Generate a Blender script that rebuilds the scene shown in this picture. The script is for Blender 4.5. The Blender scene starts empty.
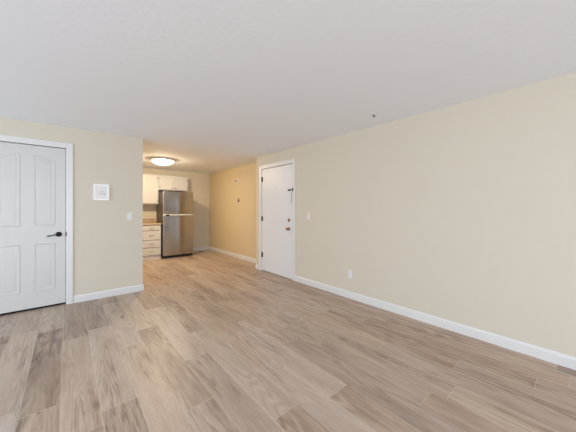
import bpy, bmesh, math, random
from mathutils import Vector, Matrix
random.seed(7)
S = bpy.context.scene
COL = S.collection

# ------------------------------------------------------------------ camera
cam_d = bpy.data.cameras.new('camera')
cam = bpy.data.objects.new('camera', cam_d)
COL.objects.link(cam)
cam.location = (0, 0, 1.322)
cam.rotation_euler = (math.pi / 2, 0, -math.radians(40.647))
cam_d.sensor_width = 36.0
cam_d.lens = 258.0 / 576.0 * 36.0
cam_d.shift_y = -7.5 / 576.0
cam_d.clip_start = 0.02
S.camera = cam

# ------------------------------------------------------------------ world, daylight, exposure
W = bpy.data.worlds.new('sky')
S.world = W
W.use_nodes = True
bg = W.node_tree.nodes['Background']
bg.inputs['Color'].default_value = (0.80, 0.90, 1.0, 1)
bg.inputs['Strength'].default_value = 0.4

def area(name, loc, rot, sx, sy, energy, color):
    l = bpy.data.lights.new(name, 'AREA')
    l.shape = 'RECTANGLE'; l.size = sx; l.size_y = sy
    l.energy = energy; l.color = color
    o = bpy.data.objects.new(name, l)
    o.location = loc; o.rotation_euler = rot
    COL.objects.link(o)
    return o
# area lights added just inside two unseen windows, as the room's daylight
SIDE, BACK, LAMP = (89.0, 113.0, 137.0), (146.0, 159.0, 184.0), (156.0, 123.0, 82.0)
def daylight(name, loc, rot, sx, sy, rgb):
    e = max(max(rgb), 1e-6)
    return area(name, loc, rot, sx, sy, e, [c / e for c in rgb])
daylight('added_side_daylight', (-4.14, 1.8, 1.20), (math.radians(75), 0, -math.pi / 2), 3.7, 2.0, SIDE)
daylight('added_back_daylight', (-0.8, -3.54, 1.20), (math.radians(79), 0, 0), 3.3, 2.0, BACK)

S.view_settings.view_transform = 'Standard'
S.view_settings.look = 'None'
S.view_settings.gamma = 1.0
S.view_settings.use_curve_mapping = False
S.view_settings.exposure = 0.10
S.cycles.max_bounces = 16
S.cycles.diffuse_bounces = 10
S.cycles.glossy_bounces = 6
S.cycles.caustics_reflective = False
S.cycles.caustics_refractive = False

# ------------------------------------------------------------------ materials
def lin(r, g, b):
    def f(c):
        c /= 255.0
        return c / 12.92 if c <= 0.04045 else ((c + 0.055) / 1.055) ** 2.4
    return (f(r), f(g), f(b), 1)

def mat(name, rgb, rough=0.5, metal=0.0, bump=0.0, scale=60.0, vary=0.0, detail=3.0, stretch=(1, 1, 1), spec=0.5, emit=0.0):
    m = bpy.data.materials.new(name)
    m.use_nodes = True
    nt = m.node_tree
    p = nt.nodes['Principled BSDF']
    c = lin(*rgb)
    p.inputs['Base Color'].default_value = c
    p.inputs['Roughness'].default_value = rough
    p.inputs['Metallic'].default_value = metal
    p.inputs['Specular IOR Level'].default_value = spec
    if emit:
        p.inputs['Emission Color'].default_value = c
        p.inputs['Emission Strength'].default_value = emit
    tc = nt.nodes.new('ShaderNodeTexCoord')
    mp = nt.nodes.new('ShaderNodeMapping')
    mp.inputs['Scale'].default_value = stretch
    nt.links.new(tc.outputs['Object'], mp.inputs['Vector'])
    nz = nt.nodes.new('ShaderNodeTexNoise')
    nz.inputs['Scale'].default_value = scale
    nz.inputs['Detail'].default_value = detail
    nt.links.new(mp.outputs['Vector'], nz.inputs['Vector'])
    if vary:
        mr = nt.nodes.new('ShaderNodeMapRange')
        mr.inputs['To Min'].default_value = 1 - vary
        mr.inputs['To Max'].default_value = 1 + vary
        nt.links.new(nz.outputs['Fac'], mr.inputs['Value'])
        mx = nt.nodes.new('ShaderNodeVectorMath'); mx.operation = 'SCALE'
        mx.inputs[0].default_value = c[:3]
        nt.links.new(mr.outputs['Result'], mx.inputs['Scale'])
        nt.links.new(mx.outputs['Vector'], p.inputs['Base Color'])
    if bump:
        b = nt.nodes.new('ShaderNodeBump')
        b.inputs['Strength'].default_value = bump
        b.inputs['Distance'].default_value = 0.004
        nt.links.new(nz.outputs['Fac'], b.inputs['Height'])
        nt.links.new(b.outputs['Normal'], p.inputs['Normal'])
    return m

M = {}
M['wall'] = mat('beige_wall_paint', (213, 205, 188), 0.75, bump=0.08, scale=140, vary=0.012, spec=0.25)
M['tan_wall'] = mat('tan_wall_paint', (212, 194, 159), 0.75, bump=0.08, scale=140, vary=0.012, spec=0.25)
M['ceiling'] = mat('ceiling_white_knockdown', (243, 248, 254), 0.9, bump=0.35, scale=26, vary=0.02, detail=6, spec=0.15)
M['trim'] = mat('white_trim_paint', (222, 221, 218), 0.35, bump=0.02, scale=30, vary=0.006)
M['door'] = mat('white_door_paint', (206, 204, 200), 0.38, bump=0.04, scale=90, vary=0.008, stretch=(1, 1, 0.2))
M['entry'] = mat('entry_door_paint', (223, 225, 228), 0.4, bump=0.03, scale=60, vary=0.008)
M['black'] = mat('black_metal', (20, 19, 19), 0.45, 0.0, vary=0.1)
M['rubber'] = mat('black_plastic', (22, 21, 21), 0.6, vary=0.1)
M['bronze'] = mat('dark_bronze', (44, 40, 38), 0.3, 0.8, vary=0.1)
M['brass'] = mat('aged_brass', (160, 140, 102), 0.3, 1.0, vary=0.08)
M['chrome'] = mat('bright_chrome', (225, 225, 225), 0.12, 1.0, vary=0.02)
M['pewter'] = mat('dark_pewter', (96, 92, 88), 0.4, 0.7, vary=0.05)
M['satin'] = mat('satin_silver', (236, 236, 236), 0.35, 0.55, vary=0.02)
M['nickel'] = mat('brushed_nickel', (170, 168, 165), 0.3, 1.0, vary=0.04)
M['white'] = mat('bright_white_enamel', (246, 246, 245), 0.3, vary=0.005)
M['plate'] = mat('white_plastic', (228, 226, 221), 0.3, vary=0.005)
M['grey'] = mat('grey_plastic', (178, 179, 181), 0.45, vary=0.02)
M['paper'] = mat('pale_grey_plastic', (226, 227, 228), 0.4, vary=0.01)
M['cabinet'] = mat('cabinet_white_paint', (214, 213, 211), 0.42, bump=0.03, scale=50, vary=0.012)
M['counter'] = mat('mottled_tan_laminate', (186, 163, 134), 0.35, vary=0.45, scale=45, detail=8)
M['steel'] = mat('brushed_stainless_steel', (178, 176, 174), 0.10, 1.0, bump=0.0, scale=40, vary=0.03, stretch=(1, 1, 0.02))
_p = M['steel'].node_tree.nodes['Principled BSDF']
_p.inputs['Roughness'].default_value = 0.23
_p.inputs['Anisotropic'].default_value = 0.96; _p.inputs['Anisotropic Rotation'].default_value = 0.25
_g = M['steel'].node_tree.nodes.new('ShaderNodeTangent'); _g.direction_type = 'RADIAL'; _g.axis = 'Z'
M['steel'].node_tree.links.new(_g.outputs[0], _p.inputs['Tangent'])
M['fridge_side'] = mat('grey_fridge_enamel', (96, 90, 84), 0.5, bump=0.1, scale=220, vary=0.05)
M['tan'] = mat('tan_plastic', (226, 205, 170), 0.4, vary=0.02)
M['brown'] = mat('brown_plastic', (105, 74, 42), 0.4, vary=0.05)
M['dark'] = mat('dark_void', (10, 10, 10), 0.9, vary=0.1)
M['lamp'] = bpy.data.materials.new('frosted_lamp_glass')
M['lamp'].use_nodes = True
_n = M['lamp'].node_tree; _n.nodes.clear()
_o = _n.nodes.new('ShaderNodeOutputMaterial'); _m = _n.nodes.new('ShaderNodeMixShader'); _m.inputs['Fac'].default_value = 0.6
_t = _n.nodes.new('ShaderNodeBsdfTransparent'); _e = _n.nodes.new('ShaderNodeEmission')
_e.inputs['Color'].default_value = (1.0, 0.93, 0.84, 1); _e.inputs['Strength'].default_value = 2.0
_n.links.new(_t.outputs[0], _m.inputs[1]); _n.links.new(_e.outputs[0], _m.inputs[2]); _n.links.new(_m.outputs[0], _o.inputs['Surface'])
M['pane'] = None

def pane_material():
    m = bpy.data.materials.new('clear_window_glass'); m.use_nodes = True
    nt = m.node_tree; nt.nodes.clear()
    o = nt.nodes.new('ShaderNodeOutputMaterial')
    t = nt.nodes.new('ShaderNodeBsdfTransparent'); g = nt.nodes.new('ShaderNodeBsdfGlossy')
    g.inputs['Roughness'].default_value = 0.02
    mx = nt.nodes.new('ShaderNodeMixShader'); mx.inputs['Fac'].default_value = 0.06
    nt.links.new(t.outputs[0], mx.inputs[1]); nt.links.new(g.outputs[0], mx.inputs[2])
    nt.links.new(mx.outputs[0], o.inputs['Surface'])
    return m
M['pane'] = pane_material()

def floor_material():
    m = bpy.data.materials.new('greige_oak_vinyl_plank'); m.use_nodes = True
    nt = m.node_tree; L = nt.links; N = nt.nodes.new
    p = nt.nodes['Principled BSDF']
    def math_(op, a, b=None, c=None):
        n = N('ShaderNodeMath'); n.operation = op
        for i, v in enumerate((a, b, c)):
            if v is None: continue
            if isinstance(v, (int, float)): n.inputs[i].default_value = v
            else: L.new(v, n.inputs[i])
        return n.outputs[0]
    def rng(v, a, b, c, d):
        n = N('ShaderNodeMapRange'); L.new(v, n.inputs['Value'])
        for k, x in zip(('From Min', 'From Max', 'To Min', 'To Max'), (a, b, c, d)): n.inputs[k].default_value = x
        return n.outputs['Result']
    uv = N('ShaderNodeUVMap'); uv.uv_map = 'grain'
    at = N('ShaderNodeAttribute'); at.attribute_name = 'plank'
    sep = N('ShaderNodeSeparateColor'); L.new(at.outputs['Color'], sep.inputs['Color'])
    tint, warm, rnd = sep.outputs[0], sep.outputs[1], sep.outputs[2]
    def noise(sx, sy, detail=5, rough=0.6, dist=0.0, off=0.0):
        mp = N('ShaderNodeMapping'); mp.inputs['Scale'].default_value = (sx, sy, 1)
        mp.inputs['Location'].default_value = (off, off * 1.7, 0)
        L.new(uv.outputs['UV'], mp.inputs['Vector'])
        n = N('ShaderNodeTexNoise'); n.inputs['Scale'].default_value = 1
        n.inputs['Detail'].default_value = detail; n.inputs['Roughness'].default_value = rough
        n.inputs['Distortion'].default_value = dist
        L.new(mp.outputs['Vector'], n.inputs['Vector'])
        return n.outputs['Fac']
    broad = noise(7, 0.9, 3, 0.55, 0.6)                 # soft figure along the plank
    fine = noise(70, 6.0, 6, 0.7)                      # fine grain
    mid = noise(26, 1.6, 5, 0.6, 0.8, 3.1)              # medium streaks
    cath = noise(5.0, 0.62, 2, 0.4, 0.5, 9.3)           # cathedral arches
    ring = math_('SINE', math_('MULTIPLY', cath, 95.0))
    ring = rng(ring, -1, 1, 0, 1)
    crack = noise(15, 0.55, 4, 0.6, 1.3, 5.7)           # dark mineral streaks
    crack = rng(math_('ABSOLUTE', math_('SUBTRACT', crack, 0.5)), 0.0, 0.035, 1, 0)
    cmask = rng(noise(3.2, 0.8, 2, 0.5, 0, 12.3), 0.50, 0.62, 0, 1)
    crack = math_('MULTIPLY', crack, cmask)
    mpk = N('ShaderNodeMapping'); mpk.inputs['Scale'].default_value = (3.2, 1.3, 1)
    L.new(uv.outputs['UV'], mpk.inputs['Vector'])
    vk = N('ShaderNodeTexVoronoi'); vk.inputs['Scale'].default_value = 1; vk.inputs['Randomness'].default_value = 1.0
    L.new(mpk.outputs['Vector'], vk.inputs['Vector'])
    knot = rng(vk.outputs['Distance'], 0.01, 0.11, 1, 0)
    # value of the wood
    v = math_('ADD', tint, math_('MULTIPLY', math_('SUBTRACT', broad, 0.5), 0.60))
    v = math_('ADD', v, math_('MULTIPLY', math_('SUBTRACT', fine, 0.5), 0.40))
    v = math_('ADD', v, math_('MULTIPLY', math_('SUBTRACT', mid, 0.5), 0.24))
    v = math_('ADD', v, math_('MULTIPLY', math_('MULTIPLY', math_('SUBTRACT', ring, 0.5), rng(noise(4.5, 0.9, 2, 0.5, 0, 21.7), 0.45, 0.60, 0, 1)), 0.22))
    v = math_('ADD', v, math_('MULTIPLY', math_('SUBTRACT', noise(9, 3.2, 4, 0.6, 0.4, 33.1), 0.5), 0.20))
    v = math_('SUBTRACT', v, math_('MULTIPLY', crack, 0.30))
    v = math_('SUBTRACT', v, math_('MULTIPLY', knot, 0.33))
    cr = N('ShaderNodeValToRGB'); L.new(v, cr.inputs['Fac'])
    e = cr.color_ramp
    e.elements[0].position = 0.0; e.elements[0].color = lin(98, 79, 65)
    e.elements[1].position = 1.0; e.elements[1].color = lin(212, 196, 180)
    x = e.elements.new(0.33); x.color = lin(148, 126, 109)
    x = e.elements.new(0.62); x.color = lin(184, 163, 145)
    hs = N('ShaderNodeHueSaturation'); L.new(cr.outputs['Color'], hs.inputs['Color'])
    L.new(rng(warm, 0, 1, 0.82, 1.10), hs.inputs['Saturation'])
    # pale bevel along the plank edges
    e1 = N('ShaderNodeUVMap'); e1.uv_map = 'edge_near'
    e2 = N('ShaderNodeUVMap'); e2.uv_map = 'edge_far'
    s1 = N('ShaderNodeSeparateXYZ'); L.new(e1.outputs['UV'], s1.inputs[0])
    s2 = N('ShaderNodeSeparateXYZ'); L.new(e2.outputs['UV'], s2.inputs[0])
    dx = math_('MINIMUM', s1.outputs[0], s2.outputs[0]); dy = math_('MINIMUM', s1.outputs[1], s2.outputs[1])
    d = math_('MINIMUM', dx, dy)
    seam = rng(d, 0.0008, 0.0032, 1, 0)
    mx = N('ShaderNodeMix'); mx.data_type = 'RGBA'
    L.new(math_('MULTIPLY', seam, 0.55), mx.inputs['Factor'])
    L.new(hs.outputs['Color'], mx.inputs['A']); mx.inputs['B'].default_value = lin(214, 198, 180)
    L.new(mx.outputs['Result'], p.inputs['Base Color'])
    L.new(rng(mid, 0.2, 0.8, 0.46, 0.36), p.inputs['Roughness'])
    p.inputs['Specular IOR Level'].default_value = 0.45
    b = N('ShaderNodeBump'); b.inputs['Strength'].default_value = 0.18; b.inputs['Distance'].default_value = 0.002
    h = math_('SUBTRACT', math_('ADD', fine, mid), math_('MULTIPLY', seam, 1.5))
    L.new(h, b.inputs['Height']); L.new(b.outputs['Normal'], p.inputs['Normal'])
    return m
M['floor'] = floor_material()

# ------------------------------------------------------------------ helpers
def box(bm, x0, x1, y0, y1, z0, z1, bevel=0.0, seg=2):
    t = bmesh.new()
    r = bmesh.ops.create_cube(t, size=1.0)
    for v in t.verts:
        v.co = Vector((x0 + (v.co.x + .5) * (x1 - x0), y0 + (v.co.y + .5) * (y1 - y0), z0 + (v.co.z + .5) * (z1 - z0)))
    if bevel:
        bmesh.ops.bevel(t, geom=list(t.edges), offset=bevel, segments=seg, affect='EDGES', profile=0.5)
    me = bpy.data.meshes.new('tmp'); t.to_mesh(me); t.free()
    bm.from_mesh(me); bpy.data.meshes.remove(me)
    return bm

def lathe(bm, prof, origin, axis='Z', n=32, caps=True):
    """prof: list of (radius, height) turned round the axis."""
    rings = []
    for r, h in prof:
        ring = []
        if r < 1e-6:
            ring = [bm.verts.new((0, 0, h))]
        else:
            for k in range(n):
                a = 2 * math.pi * k / n
                ring.append(bm.verts.new((r * math.cos(a), r * math.sin(a), h)))
        rings.append(ring)
    for a, b in zip(rings, rings[1:]):
        if len(a) == 1 and len(b) == 1: continue
        for k in range(n):
            k2 = (k + 1) % n
            if len(a) == 1: bm.faces.new((a[0], b[k2], b[k]))
            elif len(b) == 1: bm.faces.new((a[k], a[k2], b[0]))
            else: bm.faces.new((a[k], a[k2], b[k2], b[k]))
    if caps:
        if len(rings[0]) > 1: bm.faces.new(list(reversed(rings[0])))
        if len(rings[-1]) > 1: bm.faces.new(rings[-1])
    rot = {'Z': Matrix.Identity(3), '-Z': Matrix.Rotation(math.pi, 3, 'X'),
           'X': Matrix.Rotation(math.pi / 2, 3, 'Y'), '-X': Matrix.Rotation(-math.pi / 2, 3, 'Y'),
           'Y': Matrix.Rotation(-math.pi / 2, 3, 'X'), '-Y': Matrix.Rotation(math.pi / 2, 3, 'X')}[axis]
    vs = [v for ring in rings for v in ring]
    for v in vs: v.co = rot @ v.co + Vector(origin)
    return bm

def tube(bm, pts, radii, n=12):
    pts = [Vector(p) for p in pts]
    if not isinstance(radii, (list, tuple)): radii = [radii] * len(pts)
    rings = []
    for i, p in enumerate(pts):
        d = (pts[min(i + 1, len(pts) - 1)] - pts[max(i - 1, 0)]).normalized()
        u = d.cross(Vector((0, 0, 1)))
        if u.length < 1e-4: u = d.cross(Vector((1, 0, 0)))
        u.normalize(); w = d.cross(u)
        rings.append([bm.verts.new(p + radii[i] * (math.cos(2 * math.pi * k / n) * u + math.sin(2 * math.pi * k / n) * w)) for k in range(n)])
    for a, b in zip(rings, rings[1:]):
        for k in range(n):
            bm.faces.new((a[k], a[(k + 1) % n], b[(k + 1) % n], b[k]))
    bm.faces.new(list(reversed(rings[0]))); bm.faces.new(rings[-1])
    return bm

def wloc(o):
    v = Vector((0, 0, 0))
    while o: v = v + o.location; o = o.parent
    return v

def obj(name, bm, material, parent=None, smooth=False):
    bmesh.ops.recalc_face_normals(bm, faces=list(bm.faces))
    if parent is None:
        xs = [v.co for v in bm.verts]
        o0 = Vector(((min(v.x for v in xs) + max(v.x for v in xs)) / 2, (min(v.y for v in xs) + max(v.y for v in xs)) / 2, min(v.z for v in xs)))
    else:
        o0 = wloc(parent)
    for v in bm.verts: v.co -= o0
    me = bpy.data.meshes.new(name); bm.to_mesh(me); bm.free()
    if smooth:
        for p in me.polygons: p.use_smooth = True
        me.set_sharp_from_angle(angle=math.radians(35))
    me.materials.append(material)
    o = bpy.data.objects.new(name, me); COL.objects.link(o)
    if parent is None: o.location = o0
    else: o.parent = parent
    return o

def tag(o, label=None, cat=None, group=None, kind=None):
    if label: o['label'] = label
    if cat: o['category'] = cat
    if group: o['group'] = group
    if kind: o['kind'] = kind
    return o

def thing(name, loc, label, cat, group=None, kind=None):
    o = bpy.data.objects.new(name, None); o.location = loc
    o.empty_display_size = 0.1
    COL.objects.link(o)
    return tag(o, label, cat, group, kind)

def struct(name, bm, m, label, cat, smooth=False):
    return tag(obj(name, bm, m, None, smooth), label, cat, None, 'structure')

B = bmesh.new

# ------------------------------------------------------------------ room constants
CH = 2.44            # ceiling height
XR = 3.17            # right wall face
XH = 3.49            # hall wall face (recessed)
YJ = 4.76            # where the right wall ends
YL = 4.69            # left partition face
XL = 0.935           # free end of the partition
YK = 7.96            # far kitchen wall face
YW = -3.60           # window wall face behind the camera
XS = -4.20           # side wall left of the camera
XK = 0.30            # kitchen's own left wall

# ------------------------------------------------------------------ floor of planks
def make_floor():
    bm = B()
    uvg = bm.loops.layers.uv.new('grain'); uva = bm.loops.layers.uv.new('edge_near'); uvb = bm.loops.layers.uv.new('edge_far')
    colr = bm.loops.layers.float_color.new('plank')
    PW, PL = 0.203, 1.47
    x0all, x1all, y0all, y1all = XS - 0.1, XH + 0.1, YW - 0.1, YK + 0.1
    known = {-1: 2.33, 0: 3.4, 1: 2.06, 2: 2.87, 3: 3.18, 4: 2.28, 5: 1.28, 9: 0.737, 11: 1.30, 12: 0.73, 13: 0.26}
    tints = {(-1, 2.33): 0.43, (3, 1.71): 0.50, (3, 3.18): 0.70, (4, 2.28): 0.68, (1, 0.59): 0.50, (9, 0.737): 0.56, (13, 0.26): 0.50, (12, 0.73): 0.52, (5, -0.19): 0.46, (13, -1.21): 0.62}
    r = random.Random(21)
    k0 = int(math.floor((x0all + 0.03) / PW)); k1 = int(math.ceil((x1all + 0.03) / PW))
    for k in range(k0, k1):
        xa, xb = -0.03 + k * PW, -0.03 + (k + 1) * PW
        off = known.get(k, r.uniform(0, PL))
        n0 = int(math.floor((y0all - off) / PL))
        y = off + n0 * PL
        while y < y1all:
            ya, yb = y, y + PL
            t = r.choice((0.50, 0.55, 0.59, 0.62, 0.67)) + r.uniform(-0.02, 0.02)
            for (kk, yy), tv in tints.items():
                if kk == k and abs(yy - ya) < 0.03: t = tv
            wm = r.uniform(0.2, 0.9)
            gx, gy = r.uniform(0, 60), r.uniform(0, 60)
            cxa, cxb = max(xa, x0all), min(xb, x1all); cya, cyb = max(ya, y0all), min(yb, y1all)
            if cxb > cxa and cyb > cya:
                vs = [bm.verts.new(c + (0.0,)) for c in ((cxa, cya), (cxb, cya), (cxb, cyb), (cxa, cyb))]
                f = bm.faces.new(vs)
                for l in f.loops:
                    co = l.vert.co
                    l[uvg].uv = (gx + co.x - xa, gy + co.y - ya)
                    l[uva].uv = (co.x - xa, co.y - ya)
                    l[uvb].uv = (xb - co.x, yb - co.y)
                    l[colr] = (t, wm, r.random(), 1)
            y += PL
    # the slab under the planks
    box(bm, x0all, x1all, y0all, y1all, -0.12, -0.004)
    return struct('floor', bm, M['floor'], 'greige wood plank floor running from the room into the kitchen', 'floor')
make_floor()

bm = B(); box(bm, XS - 0.1, XH + 0.1, YW - 0.1, YK + 0.1, CH, CH + 0.12)
struct('ceiling', bm, M['ceiling'], 'white lightly textured ceiling over the whole room', 'ceiling')

# ------------------------------------------------------------------ walls
D2 = (3.555, 4.560, 2.165)      # entry door opening: y0, y1, top
bm = B()
box(bm, XR, XH + 0.1, YW - 0.1, D2[0], 0, CH)
box(bm, XR, XH + 0.1, D2[1], YJ, 0, CH)
box(bm, XR, XH + 0.1, D2[0], D2[1], D2[2], CH)
box(bm, XR + 0.07, XH + 0.1, D2[0], D2[1], 0, D2[2])
struct('wall_right', bm, M['wall'], 'long bare beige wall on the right with the entry door at its far end', 'wall')

bm = B(); box(bm, XH, XH + 0.1, YJ, YK, 0, CH); box(bm, XR + 0.001, XH, YJ, YJ + 0.003, 0, CH)  # second box: added tan skin on the unseen return, browns the fridge reflection
struct('wall_hall', bm, M['tan_wall'], 'warm tan wall beyond the entry door, set back beside the kitchen', 'wall')

bm = B(); box(bm, XK - 0.1, XH + 0.1, YK, YK + 0.1, 0, CH)
struct('wall_far', bm, M['wall'], 'tan kitchen end wall behind the refrigerator and cabinets', 'wall')

D1 = (-0.775, 0.0, 2.155)       # closet door opening: x0, x1, top
bm = B()
box(bm, XS, D1[0], YL, YL + 0.13, 0, CH)
box(bm, D1[1], XL, YL, YL + 0.13, 0, CH)
box(bm, D1[0], D1[1], YL, YL + 0.13, D1[2], CH)
box(bm, D1[0], D1[1], YL + 0.08, YL + 0.13, 0, D1[2])
struct('wall_left', bm, M['wall'], 'beige partition wall holding the white panel door on the left', 'wall')

bm = B(); box(bm, XK - 0.1, XK, YL + 0.13, YK, 0, CH)
struct('wall_kitchen', bm, M['tan_wall'], 'kitchen side wall hidden behind the partition', 'wall')
WZ0, WZ1 = 0.08, 2.26
WX0, WX1 = -2.55, 0.95
bm = B()
box(bm, XS, WX0, YW - 0.1, YW, 0, CH)
box(bm, WX1, XR, YW - 0.1, YW, 0, CH)
box(bm, WX0, WX1, YW - 0.1, YW, 0, WZ0)
box(bm, WX0, WX1, YW - 0.1, YW, WZ1, CH)
struct('wall_back', bm, M['wall'], 'beige wall behind the camera around its added window', 'wall')
WY0, WY1 = -0.15, 3.75
bm = B()
box(bm, XS - 0.1, XS, YW - 0.1, WY0, 0, CH)
box(bm, XS - 0.1, XS, WY1, YL + 0.13, 0, CH)
box(bm, XS - 0.1, XS, WY0, WY1, 0, WZ0)
box(bm, XS - 0.1, XS, WY0, WY1, WZ1, CH)
struct('wall_side', bm, M['wall'], 'beige wall to the left of the camera around its added window', 'wall')

def window(name, loc, label, u0, u1, bx):
    """two panes in a white frame; bx(bm, u0, u1, d0, d1, z0, z1) places a box with d measured into the wall"""
    w = thing(name, loc, label, 'window', None, 'structure')
    bm = B(); um = (u0 + u1) / 2
    for a, b_ in ((u0, u0 + 0.05), (um - 0.03, um + 0.03), (u1 - 0.05, u1)): bx(bm, a, b_, 0.02, 0.09, WZ0, WZ1)
    bx(bm, u0, u1, 0.02, 0.09, WZ0, WZ0 + 0.05); bx(bm, u0, u1, 0.02, 0.09, WZ1 - 0.05, WZ1)
    obj('window_frame', bm, M['trim'], w)
    for a, b_ in ((u0 + 0.05, um - 0.03), (um + 0.03, u1 - 0.05)):
        bm = B(); bx(bm, a, b_, 0.055, 0.060, WZ0 + 0.05, WZ1 - 0.05); obj('pane', bm, M['pane'], w)
window('added_window_1', (-0.8, YW - 0.05, WZ0), 'unseen wide white framed window behind the camera, added for daylight', WX0, WX1,  # out of view, added as a source of daylight
       lambda bm, a, b_, d0, d1, z0, z1: box(bm, a, b_, YW - d1, YW - d0, z0, z1))
window('added_window_2', (XS - 0.05, 1.8, WZ0), 'unseen wide white framed window left of the camera, added for daylight', WY0, WY1,  # out of view, added to even the light along the right wall
       lambda bm, a, b_, d0, d1, z0, z1: box(bm, XS - d1, XS - d0, a, b_, z0, z1))

# ------------------------------------------------------------------ baseboards
BH, BT = 0.102, 0.014
def base_run(bm, p, q, nrm, h=BH, t=BT):
    """skirting from p to q (xy) standing off the wall along nrm, with an eased top edge"""
    p, q, n = Vector((*p, 0)), Vector((*q, 0)), Vector((*nrm, 0))
    prof = [(0, 0), (t, 0), (t, h * 0.78), (t * 0.75, h * 0.86), (t * 0.62, h * 0.95), (t * 0.35, h), (0, h)]
    a = [bm.verts.new(p + n * d + Vector((0, 0, z))) for d, z in prof]
    b = [bm.verts.new(q + n * d + Vector((0, 0, z))) for d, z in prof]
    k = len(prof)
    for i in range(k): bm.faces.new((a[i], a[(i + 1) % k], b[(i + 1) % k], b[i]))
    bm.faces.new(a); bm.faces.new(list(reversed(b)))
bm = B(); base_run(bm, (XR, YW), (XR, 3.483), (-1, 0))
struct('baseboard_right', bm, M['trim'], 'long white baseboard along the bare right wall', 'baseboard')
bm = B(); base_run(bm, (XR, 4.642), (XR, YJ), (-1, 0)); base_run(bm, (XR - BT, YJ), (XH - BT, YJ), (0, 1))
struct('baseboard_corner', bm, M['trim'], 'short white baseboard wrapping the wall corner left of the entry door', 'baseboard')
bm = B(); base_run(bm, (XH, YJ + BT), (XH, YK), (-1, 0))
struct('baseboard_hall', bm, M['trim'], 'white baseboard along the tan wall beyond the entry door', 'baseboard')
bm = B(); base_run(bm, (2.72, YK), (XH - BT, YK), (0, -1))
struct('baseboard_far', bm, M['trim'], 'short white baseboard on the end wall right of the refrigerator', 'baseboard')
bm = B(); base_run(bm, (0.076, YL), (XL, YL), (0, -1)); base_run(bm, (XL, YL - BT), (XL, YL + 0.13), (1, 0))
struct('baseboard_left', bm, M['trim'], 'white baseboard right of the panel door, ending at the partition corner', 'baseboard')
bm = B(); base_run(bm, (XS + BT, YL), (-0.851, YL), (0, -1)); base_run(bm, (XS, YW), (XS, YL), (1, 0))
struct('baseboard_side', bm, M['trim'], 'white baseboard along the wall left of the camera', 'baseboard')

# ------------------------------------------------------------------ closet door on the left (faces -Y)
door = thing('door_1', ((D1[0] + D1[1]) / 2, YL, 0), 'white four panel door with arched upper panels and black lever, at left', 'door', None, 'structure')
bm = B()
sx0, sx1, sz0, sz1 = D1[0] + 0.012, D1[1] - 0.010, 0.030, 2.143
box(bm, sx0, sx1, YL + 0.004, YL + 0.042, sz0, sz1, 0.002, 1)
slab = obj('door_slab', bm, M['door'], door)
def panel(x0, x1, z0, z1, rise=0.0, inner='left'):
    """moulded door panel: outer bead, cove, raised field; rise lifts the top towards the inner side"""
    bm = B(); yf = YL + 0.004; n = 18; rings = []
    def top(x):
        t = (x - x0) / (x1 - x0)
        if inner == 'left': t = 1 - t
        t = min(1, max(0, (t - 0.12) / 0.76))
        return z1 + rise * (t * t * (3 - 2 * t))
    for ins, h in ((0, 0), (0.004, 0.0035), (0.010, 0.0045), (0.016, 0.0015), (0.024, 0.0008), (0.034, 0.0012), (0.046, 0.004), (0.050, 0.0042)):
        xs = [x0 + ins + (x1 - x0 - 2 * ins) * i / n for i in range(n + 1)]
        pts = [(x0 + ins, z0 + ins), (x1 - ins, z0 + ins)] + [(x, top(x) - ins) for x in reversed(xs)]
        rings.append([bm.verts.new((x, yf - h, z)) for x, z in pts])
    for a, b in zip(rings, rings[1:]):
        m = len(a)
        for i in range(m): bm.faces.new((a[i], a[(i + 1) % m], b[(i + 1) % m], b[i]))
    bm.faces.new(rings[-1])
    return obj('door_panel', bm, M['door'], slab, True)
for x0, x1, inn in ((-0.655, -0.445, 'right'), (-0.325, -0.115, 'left')):
    panel(x0, x1, 1.092, 1.955, 0.062, inn)
    panel(x0, x1, 0.245, 0.862)
# casing and jamb
bm = B()
CW = 0.070
for a, b_ in ((D1[0] - CW, D1[0] + 0.006), (D1[1] - 0.006, D1[1] + CW)):
    box(bm, a, b_, YL - 0.016, YL, 0, D1[2] + CW, 0.004)
box(bm, D1[0] + 0.006, D1[1] - 0.006, YL - 0.016, YL, D1[2] - 0.006, D1[2] + CW, 0.004)
box(bm, D1[1] - 0.006, D1[1] - 0.0005, YL, YL + 0.08, 0, D1[2]); box(bm, D1[0] + 0.0005, D1[0] + 0.006, YL, YL + 0.08, 0, D1[2])
obj('door_frame', bm, M['trim'], door)
bm = B(); box(bm, D1[0] + 0.006, D1[1] - 0.006, YL + 0.045, YL + 0.079, 0.0, 0.06)
obj('dark_gap_strip', bm, M['dark'], door)  # black strip standing in for the shade in the gap under the door
hx, hz = -0.080, 0.972
bm = B(); lathe(bm, [(0.0, 0), (0.033, 0), (0.033, 0.006), (0.027, 0.012), (0.013, 0.015), (0.012, 0.048), (0.0, 0.050)], (hx, YL + 0.004, hz), '-Y', caps=False)
hd = tag(obj('door_handle', bm, M['bronze'], door, True), 'black lever handle with round rose')
bm = B(); tube(bm, [(hx + 0.006, YL - 0.042, hz), (hx - 0.03, YL - 0.044, hz - 0.002), (hx - 0.07, YL - 0.044, hz - 0.012), (hx - 0.115, YL - 0.040, hz - 0.017)], [0.0095, 0.0085, 0.007, 0.0085])
obj('lever', bm, M['bronze'], hd, True)
bm = B(); box(bm, D1[1] - 0.0085, D1[1] + 0.002, YL - 0.0175, YL + 0.01, hz - 0.028, hz + 0.028)
obj('strike_plate', bm, M['bronze'], door)

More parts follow.
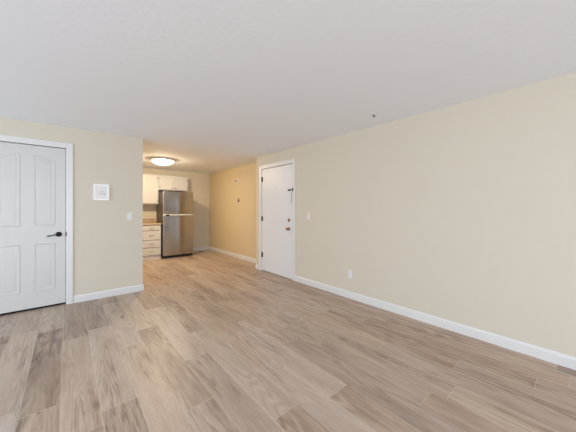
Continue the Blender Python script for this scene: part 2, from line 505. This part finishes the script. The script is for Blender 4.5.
# ------------------------------------------------------------------ entry door on the right wall (faces -X)
door = thing('door_2', (XR, (D2[0] + D2[1]) / 2, 0), 'plain white entry door with brass locks and black hinges, in the right wall', 'door', None, 'structure')
bm = B(); box(bm, XR + 0.002, XR + 0.045, D2[0] + 0.012, D2[1] - 0.012, 0.012, D2[2] - 0.013, 0.002, 1)
obj('door_slab', bm, M['entry'], door)
bm = B(); CW = 0.072
box(bm, XR - 0.016, XR, D2[0] - CW, D2[0] + 0.006, 0, D2[2] + CW, 0.004)
box(bm, XR - 0.016, XR, D2[1] - 0.006, D2[1] + CW + 0.004, 0, D2[2] + CW, 0.004)
box(bm, XR - 0.016, XR, D2[0] + 0.006, D2[1] - 0.006, D2[2] - 0.006, D2[2] + CW, 0.004)
box(bm, XR, XR + 0.07, D2[0] + 0.0005, D2[0] + 0.006, 0, D2[2]); box(bm, XR, XR + 0.07, D2[1] - 0.006, D2[1] - 0.0005, 0, D2[2])
obj('door_frame', bm, M['trim'], door)
bm = B(); box(bm, XR - 0.004, XR + 0.06, D2[0] + 0.006, D2[1] - 0.006, 0.0, 0.010, 0.002, 1)
obj('threshold', bm, M['nickel'], door)
for z in (1.943, 1.105, 0.34):
    bm = B()
    lathe(bm, [(0.0, -0.055), (0.008, -0.052), (0.009, -0.047), (0.009, 0.047), (0.008, 0.052), (0.0, 0.055)], (XR - 0.007, D2[1] - 0.014, z), 'Z', 14, False)
    box(bm, XR - 0.0035, XR + 0.003, D2[1] - 0.046, D2[1] - 0.012, z - 0.05, z + 0.05, 0.001, 1)
    tag(obj('hinge', bm, M['black'], door, True), 'black hinge')
bm = B(); lathe(bm, [(0, 0), (0.032, 0), (0.032, 0.006), (0.024, 0.016), (0.013, 0.018), (0.0, 0.018)], (XR + 0.002, 3.662, 1.103), '-X', 28, False)
box(bm, XR - 0.030, XR - 0.014, 3.657, 3.667, 1.086, 1.120, 0.002)
tag(obj('deadbolt', bm, M['brass'], door, True), 'brass deadbolt')
bm = B(); lathe(bm, [(0, 0), (0.034, 0), (0.034, 0.005), (0.026, 0.010), (0.012, 0.014), (0.012, 0.034), (0.022, 0.040), (0.028, 0.050), (0.028, 0.060), (0.020, 0.068), (0.0, 0.070)], (XR + 0.002, 3.664, 0.940), '-X', 28, False)
tag(obj('door_knob', bm, M['brass'], door, True), 'brass door knob')
lt = B()
box(lt, XR - 0.012, XR + 0.003, 3.615, 3.690, 1.655, 1.683, 0.003); tube(lt, [(XR - 0.012, 3.62, 1.669), (XR - 0.032, 3.615, 1.669)], 0.007)
tag(obj('door_guard', lt, M['black'], door, True), 'black swing bar door guard')
lt = B(); box(lt, XR - 0.028, XR - 0.015, 3.528, 3.552, 1.64, 1.70, 0.003)
obj('guard_keeper', lt, M['black'], door)
lt = B(); box(lt, XR - 0.004, XR + 0.003, 3.570, 3.606, 1.42, 1.63, 0.001, 1)
obj('guard_plate', lt, M['grey'], door)
bm = B(); lathe(bm, [(0, 0), (0.010, 0), (0.010, 0.003), (0.006, 0.005), (0.0, 0.004)], (XR + 0.002, 4.06, 1.735), '-X', 20, False)
obj('peephole', bm, M['nickel'], door, True)

# ------------------------------------------------------------------ wall plates
def plate_on(name, axis, u, z, wall, label, cat, kind, group=None):
    """axis 'X': on the right wall (faces -X, u = y); axis 'Y': on the left partition (faces -Y, u = x)"""
    def bx(bm, du0, du1, dz0, dz1, d0, d1, bev=0.0):
        if axis == 'X': box(bm, wall - d1, wall - d0, u + du0, u + du1, z + dz0, z + dz1, bev)
        else: box(bm, u + du0, u + du1, wall - d1, wall - d0, z + dz0, z + dz1, bev)
    loc = (wall, u, z - 0.06) if axis == 'X' else (u, wall, z - 0.06)
    t = thing(name, loc, label, cat, group)
    bm = B(); bx(bm, -0.036, 0.036, -0.060, 0.060, 0.0, 0.007, 0.003); obj('cover_plate', bm, M['plate'], t)
    if kind == 'rocker':
        bm = B(); bx(bm, -0.017, 0.017, -0.034, 0.034, 0.006, 0.0105, 0.002); obj('rocker', bm, M['paper'], t)
    else:
        for dz in (-0.0215, 0.0215):
            bm = B(); bx(bm, -0.017, 0.017, dz - 0.015, dz + 0.015, 0.006, 0.009, 0.002)
            s = obj('socket', bm, M['paper'], t)
            for du, hh in ((-0.006, 0.004), (0.006, 0.005)):
                bm = B(); bx(bm, du - 0.0012, du + 0.0012, dz - hh + 0.003, dz + hh + 0.003, 0.0088, 0.0094); obj('slot', bm, M['dark'], s)
    return t
plate_on('light_switch', 'Y', 0.752, 1.200, YL, 'white light switch on the partition wall near its free corner', 'light switch', 'rocker')
plate_on('light_switch', 'X', 3.150, 1.190, XR, 'white light switch on the right wall just beside the entry door', 'light switch', 'rocker')
plate_on('power_outlet', 'X', 2.281, 0.356, XR, 'white power outlet low on the right wall above the baseboard', 'outlet', 'outlet')

# square white panel on the partition
t = thing('wall_panel', (0.393, YL, 1.442), 'square white framed panel mounted on the partition wall beside the panel door', 'wall panel')
x0, x1, z0, z1 = 0.300, 0.487, 1.442, 1.680
bm = B()
for a in ((x0, x0 + 0.022, z0, z1), (x1 - 0.022, x1, z0, z1), (x0 + 0.022, x1 - 0.022, z0, z0 + 0.024), (x0 + 0.022, x1 - 0.022, z1 - 0.024, z1)):
    box(bm, a[0], a[1], YL - 0.024, YL, a[2], a[3], 0.003)
obj('frame', bm, M['white'], t)
bm = B(); box(bm, x0 + 0.020, x1 - 0.020, YL - 0.016, YL, z0 + 0.022, z1 - 0.022); obj('cover', bm, M['plate'], t)
bm = B(); box(bm, x0 + 0.050, x1 - 0.055, YL - 0.0185, YL - 0.0155, 1.532, 1.541); box(bm, x1 - 0.062, x1 - 0.050, YL - 0.0185, YL - 0.0155, 1.520, 1.541)
obj('latch', bm, M['grey'], t)
bm = B(); box(bm, x0 + 0.078, x0 + 0.115, YL - 0.018, YL - 0.0155, 1.562, 1.574); obj('badge', bm, M['grey'], t)

# ------------------------------------------------------------------ fire sprinklers
t = thing('fire_sprinkler', (2.76, 1.653, CH - 0.04), 'small metal sprinkler head hanging from the white ceiling', 'sprinkler')
bm = B(); lathe(bm, [(0.0, 0), (0.030, 0), (0.028, 0.006), (0.012, 0.010), (0.0, 0.010)], (2.76, 1.653, CH), '-Z', 24, False); obj('escutcheon', bm, M['plate'], t, True)
bm = B(); lathe(bm, [(0.0, 0.008), (0.010, 0.008), (0.010, 0.020), (0.005, 0.022), (0.004, 0.030), (0.0, 0.030)], (2.76, 1.653, CH), '-Z', 16, False)
for s in (-1, 1): tube(bm, [(2.76 + s * 0.008, 1.653, CH - 0.018), (2.76 + s * 0.014, 1.653, CH - 0.025), (2.76 + s * 0.004, 1.653, CH - 0.030)], 0.0025, 8)
obj('sprinkler_body', bm, M['nickel'], t, True)
bm = B(); lathe(bm, [(0.0, 0.030), (0.014, 0.030), (0.014, 0.0325), (0.0, 0.0325)], (2.76, 1.653, CH), '-Z', 20, False); obj('deflector', bm, M['bronze'], t)

t = thing('fire_sprinkler', (XH, 6.166, 2.02), 'round pale sidewall sprinkler head high on the tan hall wall', 'sprinkler')
bm = B(); lathe(bm, [(0.0, 0), (0.062, 0), (0.060, 0.006), (0.030, 0.012), (0.022, 0.008), (0.0, 0.008)], (XH, 6.166, 2.063), '-X', 28, False); obj('escutcheon', bm, M['plate'], t, True)
bm = B(); lathe(bm, [(0.0, 0.006), (0.016, 0.006), (0.016, 0.030), (0.006, 0.032), (0.006, 0.050), (0.0, 0.050)], (XH, 6.166, 2.063), '-X', 18, False); obj('sprinkler_body', bm, M['brown'], t, True)
bm = B(); lathe(bm, [(0.0, 0.050), (0.016, 0.050), (0.016, 0.053), (0.0, 0.053)], (XH, 6.166, 2.063), '-X', 18, False); obj('deflector', bm, M['brown'], t)

# small brown control on the hall wall
t = thing('wall_control', (XH, 6.07, 1.48), 'small dark brown control on the tan hall wall, below the sidewall sprinkler', 'wall control')
bm = B(); box(bm, XH - 0.006, XH, 6.07 - 0.040, 6.07 + 0.040, 1.470, 1.630, 0.003); obj('back_plate', bm, M['tan'], t)
bm = B(); box(bm, XH - 0.026, XH - 0.005, 6.07 - 0.024, 6.07 + 0.024, 1.488, 1.558, 0.004); obj('body', bm, M['brown'], t)
bm = B(); lathe(bm, [(0, 0.005), (0.020, 0.005), (0.018, 0.020), (0.0, 0.022)], (XH, 6.07, 1.585), '-X', 20, False); obj('dial', bm, M['brown'], t, True)

# ------------------------------------------------------------------ ceiling lamp in the kitchen
LX, LY = 1.66, 6.30
t = thing('ceiling_lamp', (LX, LY, CH - 0.16), 'round flush ceiling lamp with glowing frosted dome over the kitchen', 'ceiling lamp')
bm = B(); lathe(bm, [(0.0, 0.0), (0.235, 0.0), (0.242, 0.008), (0.246, 0.028), (0.242, 0.036), (0.234, 0.034), (0.0, 0.032)], (LX, LY, CH), '-Z', 48, False)
tag(obj('rim', bm, M['satin'], t, True), 'silver metal rim')
bm = B(); lathe(bm, [(0.236, 0.034)] + [(0.236 * math.cos(a), 0.034 + 0.110 * math.sin(a)) for a in [math.pi / 2 * i / 10 for i in range(1, 10)]] + [(0.0, 0.144)], (LX, LY, CH), '-Z', 48, False)
tag(obj('lamp_shade', bm, M['lamp'], t, True), 'glowing frosted glass dome')
bm = B(); lathe(bm, [(0.0, 0.140), (0.010, 0.142), (0.010, 0.150), (0.0, 0.156)], (LX, LY, CH), '-Z', 16, False)
obj('finial', bm, M['nickel'], t, True)
for nm, tp, share, dz in (('lamp_bulb', 'POINT', 0.64, 0.085), ('lamp_glow', 'AREA', 0.36, 0.07)):
    bulb = bpy.data.lights.new(nm, tp)
    bulb.energy = share * max(LAMP); bulb.color = [c / max(LAMP) for c in LAMP]
    if tp == 'POINT': bulb.shadow_soft_size = 0.05
    else: bulb.shape = 'DISK'; bulb.size = 0.36
    bo = bpy.data.objects.new(nm, bulb); COL.objects.link(bo); bo.parent = t
    bo.location = (0, 0, dz)

# ------------------------------------------------------------------ kitchen cabinets
def shaker(bm, x0, x1, z0, z1, yf, th=0.019, rail=0.05):
    """door front facing -Y: frame of stiles and rails round a sunk panel"""
    box(bm, x0, x0 + rail, yf, yf + th, z0, z1, 0.002, 1); box(bm, x1 - rail, x1, yf, yf + th, z0, z1, 0.002, 1)
    box(bm, x0 + rail, x1 - rail, yf, yf + th, z0, z0 + rail, 0.002, 1); box(bm, x0 + rail, x1 - rail, yf, yf + th, z1 - rail, z1, 0.002, 1)
    box(bm, x0 + rail * 0.9, x1 - rail * 0.9, yf + 0.006, yf + th, z0 + rail * 0.9, z1 - rail * 0.9)

def knob(x, z, yf, parent):
    bm = B(); lathe(bm, [(0, 0), (0.006, 0), (0.006, 0.012), (0.014, 0.018), (0.015, 0.024), (0.009, 0.029), (0, 0.030)], (x, yf, z), '-Y', 18, False)
    return tag(obj('knob', bm, M['black'], parent, True), 'black round knob')

def cab_hinge(x, z, yf, parent):
    bm = B(); box(bm, x - 0.010, x + 0.010, yf - 0.004, yf + 0.001, z - 0.020, z + 0.020, 0.001, 1)
    lathe(bm, [(0.004, -0.022), (0.004, 0.022)], (x, yf - 0.004, z), 'Z', 10)
    return obj('hinge', bm, M['nickel'], parent)

GAP = 0.004
def upper(x0, x1, z0, z1, doors, label, knob_low=True):
    yb, yf = YK, 7.66
    t = thing('wall_cabinet', ((x0 + x1) / 2, (yb + yf) / 2, z0), label, 'cabinet')
    bm = B(); box(bm, x0, x1, yf, yb, z0, z1, 0.002, 1); obj('cabinet_body', bm, M['cabinet'], t)
    for (a, b_, kx, hx_) in doors:
        bm = B(); shaker(bm, a, b_, z0 + 0.022, z1 - 0.030, yf - 0.020)
        d = obj('cabinet_door', bm, M['cabinet'], t)
        knob(kx, z0 + 0.065, yf - 0.020, d)
        for z in (z0 + 0.09, z1 - 0.10): cab_hinge(hx_, z, yf - 0.020, d)
    return t
upper(0.93, 1.452, 1.44, 2.24, [(0.945, 1.437, 1.41, 0.958)], 'white tall wall cabinet at the left, mostly behind the partition')
upper(1.456, 1.905, 1.44, 2.24, [(1.474, 1.886, 1.505, 1.874)], 'white tall wall cabinet above the counter, left of the refrigerator')
upper(1.909, 2.705, 1.83, 2.24, [(1.928, 2.303, 2.262, 1.940), (2.311, 2.686, 2.350, 2.674)], 'white short two door wall cabinet above the refrigerator')

# base units
def pull(x, z, yf, parent):
    bm = B(); tube(bm, [(x - 0.048, yf, z), (x - 0.048, yf - 0.022, z), (x - 0.040, yf - 0.028, z), (x + 0.040, yf - 0.028, z), (x + 0.048, yf - 0.022, z), (x + 0.048, yf, z)], 0.0048, 10)
    return tag(obj('drawer_pull', bm, M['pewter'], parent, True), 'grey metal bar pull')
yf, yb = 7.335, YK
t = thing('base_cabinet', (1.665, 7.65, 0), 'white four drawer base cabinet under the counter, beside the refrigerator', 'cabinet')
x0, x1 = 1.442, 1.888
bm = B(); box(bm, x0, x1, yf + 0.060, yb - 0.002, 0.085, 0.895); box(bm, x0, x1, yf + 0.012, yb - 0.002, 0.0, 0.085)
for a, b_ in ((x0, x0 + 0.014), (x1 - 0.024, x1)): box(bm, a, b_, yf, yf + 0.061, 0.085, 0.895, 0.002, 1)
box(bm, x0, x1, yf, yf + 0.061, 0.085, 0.104, 0.002, 1); box(bm, x0, x1, yf, yf + 0.061, 0.884, 0.895)
obj('cabinet_body', bm, M['cabinet'], t)
for z0, z1 in ((0.757, 0.880), (0.514, 0.743), (0.320, 0.500), (0.116, 0.306)):
    bm = B(); box(bm, x0 + 0.016, x1 - 0.026, yf - 0.019, yf + 0.010, z0, z1, 0.003); box(bm, x0 + 0.024, x1 - 0.034, yf + 0.008, yf + 0.061, z0 + 0.02, z1 - 0.02)
    d = obj('drawer', bm, M['cabinet'], t)
    pull(1.655, (z0 + z1) / 2, yf - 0.019, d)
t = thing('base_cabinet', (1.185, 7.65, 0), 'white base cabinet with one door, hidden behind the partition', 'cabinet')
x0, x1 = 0.93, 1.438
bm = B(); box(bm, x0, x1, yf, yb - 0.002, 0.085, 0.895, 0.002, 1); box(bm, x0, x1, yf + 0.012, yb - 0.002, 0.0, 0.085)
obj('cabinet_body', bm, M['cabinet'], t)
bm = B(); box(bm, x0 + 0.02, x1 - 0.02, yf - 0.019, yf, 0.755, 0.878, 0.004); d = obj('drawer', bm, M['cabinet'], t); pull((x0 + x1) / 2, 0.816, yf - 0.019, d)
bm = B(); shaker(bm, x0 + 0.02, x1 - 0.02, 0.11, 0.743, yf - 0.019); d = obj('cabinet_door', bm, M['cabinet'], t); knob(x1 - 0.05, 0.69, yf - 0.019, d)

t = thing('countertop', (1.41, 7.64, 0.896), 'mottled tan countertop with low backsplash, left of the refrigerator', 'countertop')
bm = B(); box(bm, 0.93, 1.897, 7.300, yb - 0.001, 0.896, 0.936, 0.006); obj('worktop', bm, M['counter'], t)
bm = B(); box(bm, 0.93, 1.897, yb - 0.021, yb - 0.001, 0.936, 1.045, 0.003); obj('backsplash', bm, M['counter'], t)

# ------------------------------------------------------------------ refrigerator
fx0, fx1, fyf = 1.912, 2.690, 7.215
t = thing('refrigerator', ((fx0 + fx1) / 2, 7.5, 0), 'stainless steel top freezer refrigerator standing against the kitchen end wall', 'refrigerator')
bm = B(); box(bm, fx0 + 0.004, fx1 - 0.004, fyf + 0.072, 7.90, 0.030, 1.765, 0.006); obj('cabinet_body', bm, M['fridge_side'], t)
def fdoor(name, z0, z1):
    bm = B(); box(bm, fx0, fx1, fyf, fyf + 0.062, z0, z1, 0.010, 3)
    return obj(name, bm, M['steel'], t, True)
fz = fdoor('freezer_door', 1.168, 1.772); fr = fdoor('refrigerator_door', 0.075, 1.128)
for z0, z1 in ((1.180, 1.760), (0.090, 1.120)):
    bm = B(); box(bm, fx0 + 0.012, fx1 - 0.012, fyf + 0.060, fyf + 0.074, z0, z1); obj('door_gasket', bm, M['rubber'], t)
# handle strip running along the split
bm = B(); box(bm, fx0 + 0.004, fx1 - 0.004, fyf - 0.004, fyf + 0.060, 1.131, 1.165, 0.009, 3); h = tag(obj('handle_strip', bm, M['satin'], t, True), 'bright chrome strip between the doors')
bm = B(); box(bm, fx0 + 0.055, fx0 + 0.155, fyf - 0.006, fyf + 0.03, 1.126, 1.160, 0.003); obj('pocket_handle', bm, M['rubber'], h)
bm = B(); box(bm, fx0 + 0.006, fx1 - 0.006, fyf + 0.030, fyf + 0.075, 0.012, 0.068, 0.003); tag(obj('kick_grille', bm, M['rubber'], t), 'black kick grille')
for x in (fx0 + 0.06, fx1 - 0.06):
    for y in (fyf + 0.11, 7.84):
        bm = B(); lathe(bm, [(0.02, 0), (0.02, 0.012), (0.012, 0.014), (0.012, 0.034)], (x, y, 0), 'Z', 16); obj('foot', bm, M['rubber'], t)
bm = B(); box(bm, fx1 - 0.10, fx1 - 0.03, fyf + 0.02, fyf + 0.13, 1.766, 1.786, 0.004); obj('hinge_cover', bm, M['grey'], t)
